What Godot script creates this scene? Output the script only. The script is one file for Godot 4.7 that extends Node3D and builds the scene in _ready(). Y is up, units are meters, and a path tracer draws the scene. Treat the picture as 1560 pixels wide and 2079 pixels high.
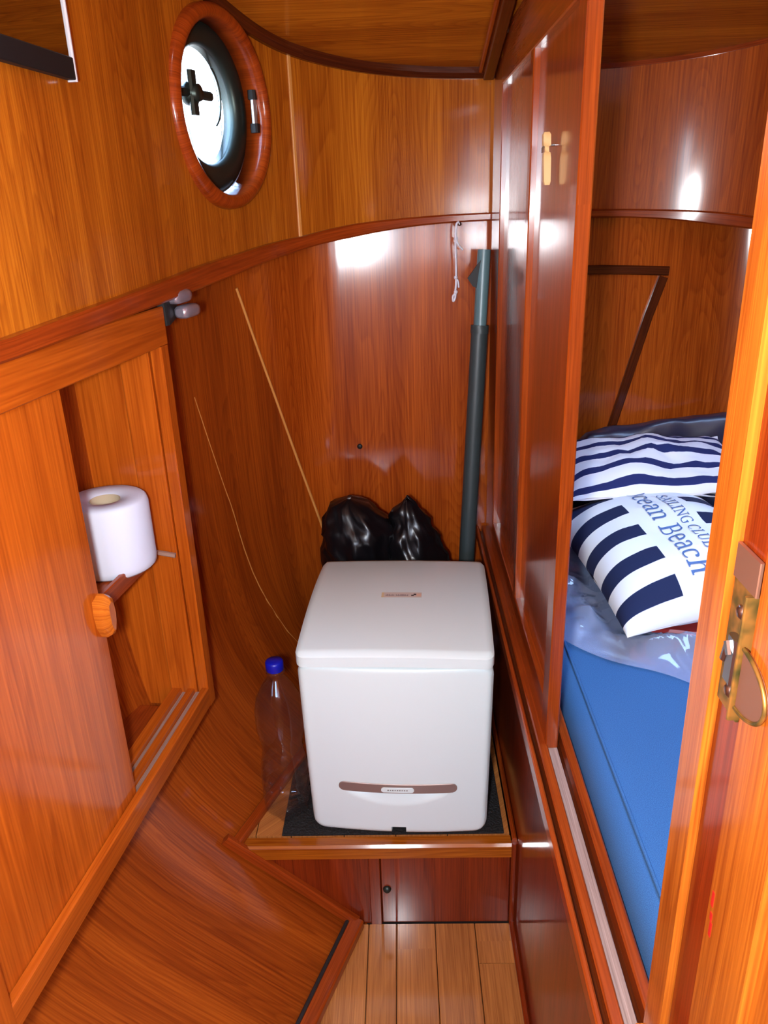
extends Node3D
# An after cabin of a small wooden boat: varnished panelling, a porthole, a
# sliding-door locker on the left, a berth behind a sliding door on the right.
# World: y up, floor at y = 0, the photographer stands at the origin looking -z.

const EYE := 1.207
const STEP := 0.187
const MID := 0.26          # x of the boat's centre line at the stern

var M := {}
var taken := {}

# ---------------------------------------------------------------- nodes
func numbered(called: String) -> String:
	if not taken.has(called):
		taken[called] = 0
		return called
	taken[called] += 1
	return "%s_%03d" % [called, taken[called]]

func thing(called: String, label: String, category: String, base := Vector3.ZERO, group := "") -> Node3D:
	var o := Node3D.new()
	o.name = numbered(called)
	add_child(o)
	o.position = base
	o.set_meta("label", label)
	o.set_meta("category", category)
	if group != "":
		o.set_meta("group", group)
	return o

func structure(called: String, label: String, category: String, base := Vector3.ZERO) -> Node3D:
	var o := thing(called, label, category, base)
	o.set_meta("kind", "structure")
	return o

# shapes are written in world coordinates; a part is shifted back by its parents' places
func part(called: String, shape, mat: Material, parent: Node3D, label := "") -> MeshInstance3D:
	var o := MeshInstance3D.new()
	o.name = called
	var mesh: Mesh = shape if shape is Mesh else finish(shape)
	o.mesh = mesh
	o.material_override = mat
	o.cast_shadow = GeometryInstance3D.SHADOW_CASTING_SETTING_ON
	parent.add_child(o, true)
	var p: Node = parent
	var shift := Vector3.ZERO
	while p != self and p is Node3D:
		shift += (p as Node3D).position
		p = p.get_parent()
	o.position = -shift
	if label != "":
		o.set_meta("label", label)
	return o

func single(called: String, shape, mat: Material, label: String, category: String, group := "") -> MeshInstance3D:
	var o := part(numbered(called), shape, mat, self)
	o.set_meta("label", label)
	o.set_meta("category", category)
	if group != "":
		o.set_meta("group", group)
	return o

# ---------------------------------------------------------------- shapes
func begin() -> SurfaceTool:
	var st := SurfaceTool.new()
	st.begin(Mesh.PRIMITIVE_TRIANGLES)
	return st

func finish(st: SurfaceTool) -> ArrayMesh:
	st.generate_normals()
	st.index()
	return st.commit()

# a, b, c, d run counter-clockwise seen from outside
func quad(st: SurfaceTool, a: Vector3, b: Vector3, c: Vector3, d: Vector3, ua: Vector2, ub: Vector2, uc: Vector2, ud: Vector2, group := -1) -> void:
	st.set_smooth_group(group)
	for v in [[a, ua], [c, uc], [b, ub], [a, ua], [d, ud], [c, uc]]:
		st.set_uv(v[1])
		st.add_vertex(v[0])

func face(st: SurfaceTool, pts: Array, uvs: Array) -> void:   # convex fan, counter-clockwise from outside
	st.set_smooth_group(-1)
	for i in range(1, pts.size() - 1):
		for k in [0, i + 1, i]:
			st.set_uv(uvs[k])
			st.add_vertex(pts[k])

# smooth sheet over rows of points
func sheet(st: SurfaceTool, rows: Array, uvs: Array, group := 1, flip := false) -> void:
	for i in rows.size() - 1:
		for j in rows[i].size() - 1:
			if flip:
				quad(st, rows[i][j], rows[i + 1][j], rows[i + 1][j + 1], rows[i][j + 1], uvs[i][j], uvs[i + 1][j], uvs[i + 1][j + 1], uvs[i][j + 1], group)
			else:
				quad(st, rows[i][j], rows[i][j + 1], rows[i + 1][j + 1], rows[i + 1][j], uvs[i][j], uvs[i][j + 1], uvs[i + 1][j + 1], uvs[i + 1][j], group)

# a sheet with thickness: back = front + off[i][j]
func slab(st: SurfaceTool, rows: Array, uvs: Array, offs: Array, flip := false) -> void:
	var back := []
	for i in rows.size():
		var r := []
		for j in rows[i].size():
			r.append(rows[i][j] + offs[i][j])
		back.append(r)
	sheet(st, rows, uvs, 1, flip)
	sheet(st, back, uvs, 2, not flip)
	var n: int = rows.size() - 1
	var m: int = rows[0].size() - 1
	for j in m:
		for i in [0, n]:
			quad(st, rows[i][j], rows[i][j + 1], back[i][j + 1], back[i][j], uvs[i][j], uvs[i][j + 1], uvs[i][j + 1] + Vector2(0, .01), uvs[i][j] + Vector2(0, .01), -1)
	for i in n:
		for j in [0, m]:
			quad(st, rows[i][j], rows[i + 1][j], back[i + 1][j], back[i][j], uvs[i][j], uvs[i + 1][j], uvs[i + 1][j] + Vector2(.01, 0), uvs[i][j] + Vector2(.01, 0), -1)

# closed profile (counter-clockwise seen along -path) swept through frames [origin, side, up]
func sweep(st: SurfaceTool, profile: Array, frames: Array, uv0 := Vector2.ZERO, smooth_profile := false, caps := true) -> void:
	var n := profile.size()
	var us := [0.0]
	for k in n:
		us.append(us[k] + (profile[(k + 1) % n] as Vector2).distance_to(profile[k]))
	var along := [0.0]
	for i in range(1, frames.size()):
		along.append(along[i - 1] + (frames[i][0] as Vector3).distance_to(frames[i - 1][0]))
	for i in frames.size() - 1:
		for k in n:
			var p: Vector2 = profile[k]
			var q: Vector2 = profile[(k + 1) % n]
			var f: Array = frames[i]
			var g: Array = frames[i + 1]
			quad(st, f[0] + f[1] * p.x + f[2] * p.y, g[0] + g[1] * p.x + g[2] * p.y, g[0] + g[1] * q.x + g[2] * q.y, f[0] + f[1] * q.x + f[2] * q.y,
				uv0 + Vector2(us[k], along[i]), uv0 + Vector2(us[k], along[i + 1]), uv0 + Vector2(us[k + 1], along[i + 1]), uv0 + Vector2(us[k + 1], along[i]), 7 if smooth_profile else 10 + k)
	if caps:
		for e in [0, frames.size() - 1]:
			var pts := []
			var uvs := []
			for k in n:
				var p: Vector2 = profile[k]
				pts.append(frames[e][0] + frames[e][1] * p.x + frames[e][2] * p.y)
				uvs.append(uv0 + p)
			if e != 0:
				pts.reverse()
				uvs.reverse()
			face(st, pts, uvs)

func rect(w: float, h: float, c := 0.002) -> Array:   # chamfered rectangle, centred
	var x := w / 2
	var y := h / 2
	c = minf(c, minf(x, y) * .8)
	return [Vector2(-x + c, -y), Vector2(x - c, -y), Vector2(x, -y + c), Vector2(x, y - c), Vector2(x - c, y), Vector2(-x + c, y), Vector2(-x, y - c), Vector2(-x, -y + c)]

func disc(r: float, n := 12, sy := 1.0) -> Array:
	var out := []
	for k in n:
		out.append(Vector2(cos(TAU * k / n) * r, sin(TAU * k / n) * r * sy))
	return out

# straight bar of section w (along side) by h, grain along it
func bar(st: SurfaceTool, a: Vector3, b: Vector3, w: float, h: float, side := Vector3.RIGHT, c := 0.002, uv0 := Vector2.ZERO) -> void:
	var d := (b - a).normalized()
	var s := (side - d * side.dot(d)).normalized()
	var u := s.cross(d).normalized()
	sweep(st, rect(w, h, c), [[a, s, u], [b, s, u]], uv0)

func bar_mesh(a: Vector3, b: Vector3, w: float, h: float, side := Vector3.RIGHT, c := 0.002, uv0 := Vector2.ZERO) -> SurfaceTool:
	var st := begin()
	bar(st, a, b, w, h, side, c, uv0)
	return st

# box between two corners, grain along axis 0, 1 or 2
func box_mesh(lo: Vector3, hi: Vector3, axis := 1, c := 0.002, uv0 := Vector2.ZERO) -> SurfaceTool:
	var st := begin()
	box(st, lo, hi, axis, c, uv0)
	return st

func box(st: SurfaceTool, lo: Vector3, hi: Vector3, axis := 1, c := 0.002, uv0 := Vector2.ZERO) -> void:
	var mid := (lo + hi) / 2
	var s := hi - lo
	if axis == 0:
		bar(st, Vector3(lo.x, mid.y, mid.z), Vector3(hi.x, mid.y, mid.z), s.z, s.y, Vector3.BACK, c, uv0)
	elif axis == 1:
		bar(st, Vector3(mid.x, lo.y, mid.z), Vector3(mid.x, hi.y, mid.z), s.x, s.z, Vector3.RIGHT, c, uv0)
	else:
		bar(st, Vector3(mid.x, mid.y, hi.z), Vector3(mid.x, mid.y, lo.z), s.x, s.y, Vector3.RIGHT, c, uv0)

func frames_of(path: Array, up := Vector3.UP) -> Array:
	var out := []
	var n := path.size()
	for i in n:
		var d: Vector3 = (path[mini(i + 1, n - 1)] - path[maxi(i - 1, 0)]).normalized()
		var s := d.cross(up)
		if s.length() < .05:
			s = d.cross(Vector3.BACK)
		s = s.normalized()
		out.append([path[i], s, s.cross(d).normalized()])
	return out

func tube(st: SurfaceTool, path: Array, r: float, n := 10, up := Vector3.UP) -> void:
	sweep(st, disc(r, n), frames_of(path, up), Vector2.ZERO, true)

# profile of [radius, height] turned about an axis through base
func lathe(st: SurfaceTool, base: Vector3, prof: Array, n := 32, axis := Vector3.UP, lobes := 0, lobe_depth := 0.0, lobe_top := 0.0) -> void:
	var s := axis.cross(Vector3.RIGHT if absf(axis.x) < .9 else Vector3.BACK).normalized()
	var t := axis.cross(s).normalized()
	var rows := []
	var uvs := []
	for i in prof.size():
		var r := []
		var u := []
		for k in n + 1:
			var a := TAU * k / n
			var rad: float = prof[i][0]
			var h: float = prof[i][1]
			if lobes > 0 and h < lobe_top:
				rad *= 1.0 - lobe_depth * (1.0 - h / lobe_top) * (.5 + .5 * cos(a * lobes))
			r.append(base + axis * h + (s * cos(a) + t * sin(a)) * rad)
			u.append(Vector2(float(k) / n, h))
		rows.append(r)
		uvs.append(u)
	sheet(st, rows, uvs, 3, true)

func spline(pts: Array, n := 8) -> Array:
	var out := []
	var p := [pts[0] * 2.0 - pts[1]] + pts + [pts[-1] * 2.0 - pts[-2]]
	for i in range(1, p.size() - 2):
		for k in n:
			var t := float(k) / n
			out.append(.5 * (p[i] * 2.0 + (p[i + 1] - p[i - 1]) * t + (p[i - 1] * 2.0 - p[i] * 5.0 + p[i + 1] * 4.0 - p[i + 2]) * t * t + (p[i] * 3.0 - p[i - 1] - p[i + 1] * 3.0 + p[i + 2]) * t * t * t))
	out.append(pts[-1])
	return out

# ---------------------------------------------------------------- materials
func grain_values(w: int, h: int, seed_: int, rings: float, bend: float) -> PackedFloat32Array:
	# 0 = light early wood, 1 = dark late wood; wraps around in u
	var low := FastNoiseLite.new()
	low.seed = seed_
	low.frequency = 1.0
	low.fractal_octaves = 2
	var fine := FastNoiseLite.new()
	fine.seed = seed_ + 7
	fine.frequency = 1.0
	fine.fractal_octaves = 2
	var out := PackedFloat32Array()
	out.resize(w * h)
	for x in w:
		var a := TAU * x / w
		var ca := cos(a)
		var sa := sin(a)
		for y in h:
			var v := float(y) / h
			var l := low.get_noise_3d(ca * 1.1, sa * 1.1, v * 1.1)
			var ring := fposmod(rings * x / w + bend * l, 1.0)
			ring = ring * ring * (1.0 if ring < .9 else (1.0 - ring) * 10.0)
			var f := fine.get_noise_3d(ca * 42.0, sa * 42.0, v * 5.0)
			var tone := low.get_noise_3d(ca * 2.2 + 9.0, sa * 2.2, v * .8)
			var pore := fine.get_noise_3d(ca * 120.0, sa * 120.0, v * 14.0)
			out[y * w + x] = clampf(.42 + .26 * (ring - .3) + .36 * f + .30 * tone + .26 * pore, 0.0, 1.0)
	return out

func wood_picture(g: PackedFloat32Array, w: int, h: int, light: Color, dark: Color) -> ImageTexture:
	var data := PackedByteArray()
	data.resize(w * h * 3)
	var ramp := []
	for k in 256:
		var c := light.lerp(dark, k / 255.0)
		ramp.append([int(c.r * 255), int(c.g * 255), int(c.b * 255)])
	for i in w * h:
		var c: Array = ramp[int(g[i] * 255.0)]
		data[i * 3] = c[0]
		data[i * 3 + 1] = c[1]
		data[i * 3 + 2] = c[2]
	var im := Image.create_from_data(w, h, false, Image.FORMAT_RGB8, data)
	im.generate_mipmaps()
	return ImageTexture.create_from_image(im)

func varnished(tex: Texture2D, tile: Vector2, peel: Texture2D, rough := .34, coat := .75) -> StandardMaterial3D:
	var m := StandardMaterial3D.new()
	m.albedo_texture = tex
	m.uv1_scale = Vector3(1.0 / tile.x, 1.0 / tile.y, 1)
	m.roughness = rough
	m.metallic_specular = .2
	m.clearcoat_enabled = true
	m.clearcoat = coat
	m.clearcoat_roughness = .12
	if peel:
		m.normal_enabled = true
		m.normal_texture = peel
		m.normal_scale = .08
	return m

func plain(c: Color, rough := .5, metal := 0.0, spec := .5) -> StandardMaterial3D:
	var m := StandardMaterial3D.new()
	m.albedo_color = c
	m.roughness = rough
	m.metallic = metal
	m.metallic_specular = spec
	return m

func noise_tex(size: int, freq: float, seed_: int, a: Color, b: Color, normal := false, strength := 4.0) -> NoiseTexture2D:
	var n := FastNoiseLite.new()
	n.seed = seed_
	n.frequency = freq
	n.fractal_octaves = 3
	var t := NoiseTexture2D.new()
	t.width = size
	t.height = size
	t.seamless = true
	t.noise = n
	if normal:
		t.as_normal_map = true
		t.bump_strength = strength
	else:
		var gr := Gradient.new()
		gr.colors = PackedColorArray([a, b])
		gr.offsets = PackedFloat32Array([0.2, 0.8])
		t.color_ramp = gr
	return t

func make_materials() -> void:
	var peel := noise_tex(512, .012, 5, Color.BLACK, Color.WHITE, true, 3.0)
	var w := 1024
	var g1 := grain_values(w, w, 11, 36.0, 15.0)
	var g2 := grain_values(512, 1024, 31, 22.0, 3.0)
	var tile := Vector2(1.0, 1.6)
	var fine_tile := Vector2(.5, 1.2)
	M.panel = varnished(wood_picture(g1, w, w, Color(.745, .435, .10), Color(.475, .205, .03)), tile, peel)
	M.red = varnished(wood_picture(g2, 512, 1024, Color(.54, .20, .06), Color(.34, .10, .03)), fine_tile, peel)
	M.trim = varnished(wood_picture(g2, 512, 1024, Color(.64, .27, .075), Color(.42, .145, .03)), fine_tile, peel)
	M.locker = varnished(wood_picture(g2, 512, 1024, Color(.76, .38, .09), Color(.52, .21, .035)), Vector2(.8, 1.5), peel)
	M.teak = varnished(wood_picture(g2, 512, 1024, Color(.76, .49, .25), Color(.52, .30, .14)), fine_tile, peel, .35, .8)
	M.stern = varnished(wood_picture(g1, w, w, Color(.73, .355, .085), Color(.47, .17, .028)), tile, peel)
	M.hull = varnished(wood_picture(g1, w, w, Color(.64, .30, .07), Color(.42, .155, .028)), tile, peel)
	M.dark = varnished(wood_picture(g2, 512, 1024, Color(.36, .15, .05), Color(.20, .07, .03)), fine_tile, peel)
	M.pale = plain(Color.WHITE, .85)
	M.pale.albedo_texture = wood_picture(g2, 512, 1024, Color(.66, .53, .46), Color(.42, .31, .26))
	M.pale.uv1_scale = Vector3(4, 1.2, 1)
	M.seam = plain(Color(.80, .54, .26), .45)
	M.caulk = plain(Color(.10, .06, .04), .8)
	M.post = varnished(wood_picture(g2, 512, 1024, Color(.79, .45, .13), Color(.53, .225, .05)), fine_tile, peel)
	M.black = plain(Color(.02, .02, .025), .6)
	M.chrome = plain(Color(.82, .84, .88), .35, .35)
	M.rebate = varnished(wood_picture(g2, 512, 1024, Color(.58, .21, .05), Color(.36, .10, .03)), fine_tile, peel)
	M.door = varnished(wood_picture(g2, 512, 1024, Color(.62, .27, .065), Color(.40, .14, .03)), fine_tile, peel, .3, 1.0)
	M.steel = plain(Color(.62, .63, .64), .3, 1.0)
	M.brass = plain(Color.WHITE, .42, .75)
	M.brass.albedo_texture = noise_tex(128, .03, 17, Color(.40, .36, .18), Color(.74, .52, .24))
	M.brass.uv1_scale = Vector3(12, 12, 1)
	M.bronze = plain(Color(.20, .24, .22), .4, .7)
	M.mirror = plain(Color(.82, .84, .84), .015, 1.0)

# ---------------------------------------------------------------- the boat's lines
const SLOPE := 0.1325      # the side wall runs inwards towards the stern
var runs: Array = []
var wall_line: Array = []   # plan of the upper wall, port side, round the stern and back up starboard
var hull_x: Array = [[-.10, .0], [0.0, -.11], [.10, -.222], [.187, -.318], [.25, -.372], [.30, -.405], [.35, -.430], [.44, -.460], [.566, -.480], [.7, -.488], [.8, -.490], [1.0, -.492], [1.3, -.494]]

func look_up(table: Array, k: float) -> float:
	if k <= table[0][0]:
		return table[0][1]
	for i in range(1, table.size()):
		if k <= table[i][0]:
			return lerpf(table[i - 1][1], table[i][1], (k - table[i - 1][0]) / (table[i][0] - table[i - 1][0]))
	return table[-1][1]

func ceil_y(z: float) -> float:
	return 1.432 + .24 * (1.637 + z)

func rail_top(z: float) -> float:
	return look_up([[.72, 1.102], [.964, 1.114], [1.148, 1.124], [1.347, 1.139], [1.513, 1.157], [1.579, 1.174], [1.62, 1.182], [1.65, 1.188]], -z)

func rail_bottom(z: float) -> float:
	return look_up([[.717, 1.082], [1.06, 1.092], [1.2, 1.097], [1.322, 1.107], [1.482, 1.128], [1.578, 1.150], [1.62, 1.165], [1.65, 1.174]], -z)

func lay_lines() -> void:
	var port: Array = spline([Vector2(-.59, .9), Vector2(-.47, 0), Vector2(-.405, -.50), Vector2(-.376, -.725), Vector2(-.345, -.963), Vector2(-.328, -1.09), Vector2(-.309, -1.218), Vector2(-.270, -1.350), Vector2(-.220, -1.462), Vector2(-.155, -1.535), Vector2(-.05, -1.595), Vector2(.09, -1.63), Vector2(MID, -1.64)], 8)
	wall_line = port.duplicate()
	for i in range(port.size() - 2, -1, -1):
		wall_line.append(Vector2(2 * MID - port[i].x, port[i].y))

func wall_x(z: float) -> float:    # port wall at this z
	for i in wall_line.size() - 1:
		if wall_line[i].x >= MID:
			break
		if wall_line[i].y >= z and wall_line[i + 1].y < z:
			return lerpf(wall_line[i].x, wall_line[i + 1].x, (wall_line[i].y - z) / (wall_line[i].y - wall_line[i + 1].y))
	return MID - .35

func wall_normal(i: int) -> Vector2:   # into the cabin
	var d: Vector2 = (wall_line[mini(i + 1, wall_line.size() - 1)] - wall_line[maxi(i - 1, 0)]).normalized()
	return Vector2(-d.y, d.x)

func girth(y: float) -> float:      # hull half-breadth at z = -1.015, smoothed
	return (look_up(hull_x, y - .05) + 2.0 * look_up(hull_x, y - .025) + 3.0 * look_up(hull_x, y) + 2.0 * look_up(hull_x, y + .025) + look_up(hull_x, y + .05)) / 9.0

func hull_at(s: float, y: float) -> Vector3:
	if s > 2.0:
		var m := hull_at(4.0 - s, y)
		return Vector3(2 * MID - m.x, m.y, m.z)
	var x0 := girth(y)
	var zk := -1.40
	if s <= 1.0:
		var z := lerpf(.9, zk, s)
		if z > -.45:
			return Vector3(x0 + .38 * (.45 - 1.015) - .13 * (z + .45), y, z)
		return Vector3(x0 + .38 * (-z - 1.015), y, z)
	var t := s - 1.0
	var a := Vector2(x0 + .38 * (-zk - 1.015), zk)
	var flare := -.035 * (y - 1.1)
	var f := Vector2(maxf(-.12, a.x + .14), -1.640 + flare)
	var p: Vector2
	if t > .6:
		p = f.lerp(Vector2(MID, -1.652 + flare), (t - .6) / .4)
	else:
		t /= .6
		var b := a + Vector2(.38, -1).normalized() * .12
		var d := f + Vector2(-.11, .003)
		p = a * pow(1 - t, 3) + b * 3 * t * (1 - t) * (1 - t) + d * 3 * t * t * (1 - t) + f * t * t * t
	return Vector3(p.x, y, p.y)

func hull_normal(s: float, y: float) -> Vector3:
	var a := hull_at(s + .01, y) - hull_at(s - .01, y)
	var b := hull_at(s, y + .01) - hull_at(s, y - .01)
	return a.cross(b).normalized()      # into the cabin

func locker(z: float, inset: float, y: float) -> Vector3:   # a point on the front plane of the left locker
	return Vector3(-.34 + SLOPE * (-z - 1.0) - inset, y, z)

# loops of points, closed, joined along the row
func loft(st: SurfaceTool, loops: Array, uv0 := Vector2.ZERO, caps := true, smooth := false) -> void:
	var n: int = loops[0].size()
	var us := [0.0]
	for k in n:
		us.append(us[k] + (loops[0][(k + 1) % n] as Vector3).distance_to(loops[0][k]))
	var along := 0.0
	for i in loops.size() - 1:
		var step := (loops[i + 1][0] as Vector3).distance_to(loops[i][0])
		for k in n:
			var k2 := (k + 1) % n
			quad(st, loops[i][k], loops[i + 1][k], loops[i + 1][k2], loops[i][k2], uv0 + Vector2(us[k], along), uv0 + Vector2(us[k], along + step), uv0 + Vector2(us[k + 1], along + step), uv0 + Vector2(us[k + 1], along), 7 if smooth else 10 + k)
		along += step
	if caps:
		for e in [0, loops.size() - 1]:
			var pts: Array = loops[e].duplicate()
			var uvs := []
			for p in pts:
				uvs.append(uv0 + Vector2(p.x + p.z, p.y))
			if e != 0:
				pts.reverse()
				uvs.reverse()
			face(st, pts, uvs)

# strip along the wall line from station i0 to i1: profile(i) gives [[out, y], ...]
func wall_strip(i0: int, i1: int, profile: Callable, uv0 := Vector2.ZERO) -> SurfaceTool:
	var loops := []
	for i in range(i0, i1 + 1):
		var n := wall_normal(i)
		var loop := []
		for p in profile.call(i):
			loop.append(Vector3(wall_line[i].x + n.x * p[0], p[1], wall_line[i].y + n.y * p[0]))
		loops.append(loop)
	var st := begin()
	loft(st, loops, uv0)
	return st

# where one sheet of the lining meets the next: station by height
const JOINT_PORT := [[-.1, 1.70], [.45, 1.50], [.55, 1.45], [.84, 1.29], [1.07, 1.155], [1.3, 1.05]]
const JOINT_BERTH := [[.3, 2.24], [.76, 2.325], [1.05, 2.38], [1.3, 2.42]]

func hull_panel(first, last_, n: int, ys: Array, uv0: Vector2, diag := 0.0) -> SurfaceTool:
	var rows := []
	var uvs := []
	var offs := []
	var at := func(edge, y: float) -> float: return look_up(edge, y) if edge is Array else float(edge)
	if runs.is_empty():
		runs.append([0.0, 0.0])
		for i in range(1, 401):
			runs.append([i * .01, runs[i - 1][1] + hull_at(i * .01, .7).distance_to(hull_at((i - 1) * .01, .7))])
	for k in ys.size():
		var r := []
		var u := []
		var o := []
		for i in n + 1:
			var s := lerpf(at.call(first, ys[k]), at.call(last_, ys[k]), float(i) / n)
			var up := 0.0
			for q in k:
				up += hull_at(s, ys[q + 1]).distance_to(hull_at(s, ys[q]))
			r.append(hull_at(s, ys[k]))
			u.append(uv0 + Vector2(look_up(runs, s), up).rotated(diag))
			o.append(-hull_normal(s, ys[k]) * .02)
		rows.append(r)
		uvs.append(u)
		offs.append(o)
	var st := begin()
	slab(st, rows, uvs, offs)
	return st

func wall_panel(i0: int, i1: int, y0: Callable, y1: Callable, uv0: Vector2) -> SurfaceTool:
	var rows := []
	var uvs := []
	var offs := []
	for k in 5:
		var r := []
		var u := []
		var o := []
		var along := 0.0
		for i in range(i0, i1 + 1):
			if i > i0:
				along += (wall_line[i] as Vector2).distance_to(wall_line[i - 1])
			var y := lerpf(y0.call(i), y1.call(i), k / 4.0)
			var n := wall_normal(i)
			r.append(Vector3(wall_line[i].x, y, wall_line[i].y))
			u.append(uv0 + Vector2(along, y))
			o.append(Vector3(-n.x * .018, 0, -n.y * .018))
		rows.append(r)
		uvs.append(u)
		offs.append(o)
	var st := begin()
	slab(st, rows, uvs, offs)
	return st

# wall panel with a round hole, spun from the hole's edge out to the rectangle
func holed_panel(i0: int, i1: int, y0: float, y1: float, centre: Vector2, r: float, uv0: Vector2) -> SurfaceTool:
	var along := [0.0]
	for i in range(i0 + 1, i1 + 1):
		along.append(along[-1] + (wall_line[i] as Vector2).distance_to(wall_line[i - 1]))
	var length: float = along[-1]
	var mid := 0.0
	var best := 9.0
	for i in along.size():
		var d: float = (wall_line[i0 + i] as Vector2).distance_to(centre)
		if d < best:
			best = d
			mid = along[i]
	var on := func(a: float, y: float) -> Array:
		a = clampf(a, 0, length)
		var k := 0
		while k < along.size() - 2 and along[k + 1] < a:
			k += 1
		var f: float = (a - along[k]) / (along[k + 1] - along[k])
		var p: Vector2 = (wall_line[i0 + k] as Vector2).lerp(wall_line[i0 + k + 1], f)
		var n: Vector2 = wall_normal(i0 + k).lerp(wall_normal(i0 + k + 1), f)
		y = maxf(y, rail_bottom(p.y) + .007)
		return [Vector3(p.x, y, p.y), Vector3(-n.x * .018, 0, -n.y * .018), uv0 + Vector2(a, y)]
	var yc := 1.350
	var rows := []
	var uvs := []
	var offs := []
	var turns := 96
	var angles := []
	for k in turns + 1:
		angles.append(TAU * k / turns)
	for corner in [atan2(y1 - yc, length - mid), atan2(y1 - yc, -mid), atan2(y0 - yc, -mid) + TAU, atan2(y0 - yc, length - mid) + TAU]:
		angles.append(corner)
	angles.sort()
	for q in 9:
		var f := q / 8.0
		var r_ := []
		var u_ := []
		var o_ := []
		for t in angles:
			var c := cos(t)
			var s := sin(t)
			var out := 1e9
			if absf(c) > 1e-6:
				out = minf(out, ((length - mid) if c > 0 else mid) / absf(c))
			if absf(s) > 1e-6:
				out = minf(out, ((y1 - yc) if s > 0 else (yc - y0)) / absf(s))
			var rr := lerpf(r, out, f)
			var got: Array = on.call(mid + c * rr, yc + s * rr)
			r_.append(got[0])
			o_.append(got[1])
			u_.append(got[2])
		rows.append(r_)
		uvs.append(u_)
		offs.append(o_)
	var st := begin()
	slab(st, rows, uvs, offs, true)
	return st

func station(x: float, port := true) -> int:     # station whose x is nearest
	var best := 0
	var half := (wall_line.size() - 1) / 2
	for i in wall_line.size():
		if (port and i > half) or (not port and i < half):
			continue
		if absf(wall_line[i].x - x) < absf(wall_line[best].x - x) or (not port and best < half):
			best = i
	return best

func ceiling_slab(za: float, zb: float, xa: float, xb: float) -> SurfaceTool:
	var rows := []
	var uvs := []
	var offs := []
	for k in 31:
		var z := lerpf(za, zb, pow(k / 30.0, 1.5))
		var r := []
		var u := []
		var o := []
		var edge := wall_x(minf(z, -.002)) - .03 if z < -.002 else -.62
		for j in 9:
			var x := lerpf(maxf(edge, xa), minf(2 * MID - edge, xb), j / 8.0)
			r.append(Vector3(x, ceil_y(z), z))
			u.append(Vector2(z + 2.1, x + .65))
			o.append(Vector3(0, .03, 0))
		rows.append(r)
		uvs.append(u)
		offs.append(o)
	var st := begin()
	slab(st, rows, uvs, offs)
	return st

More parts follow.
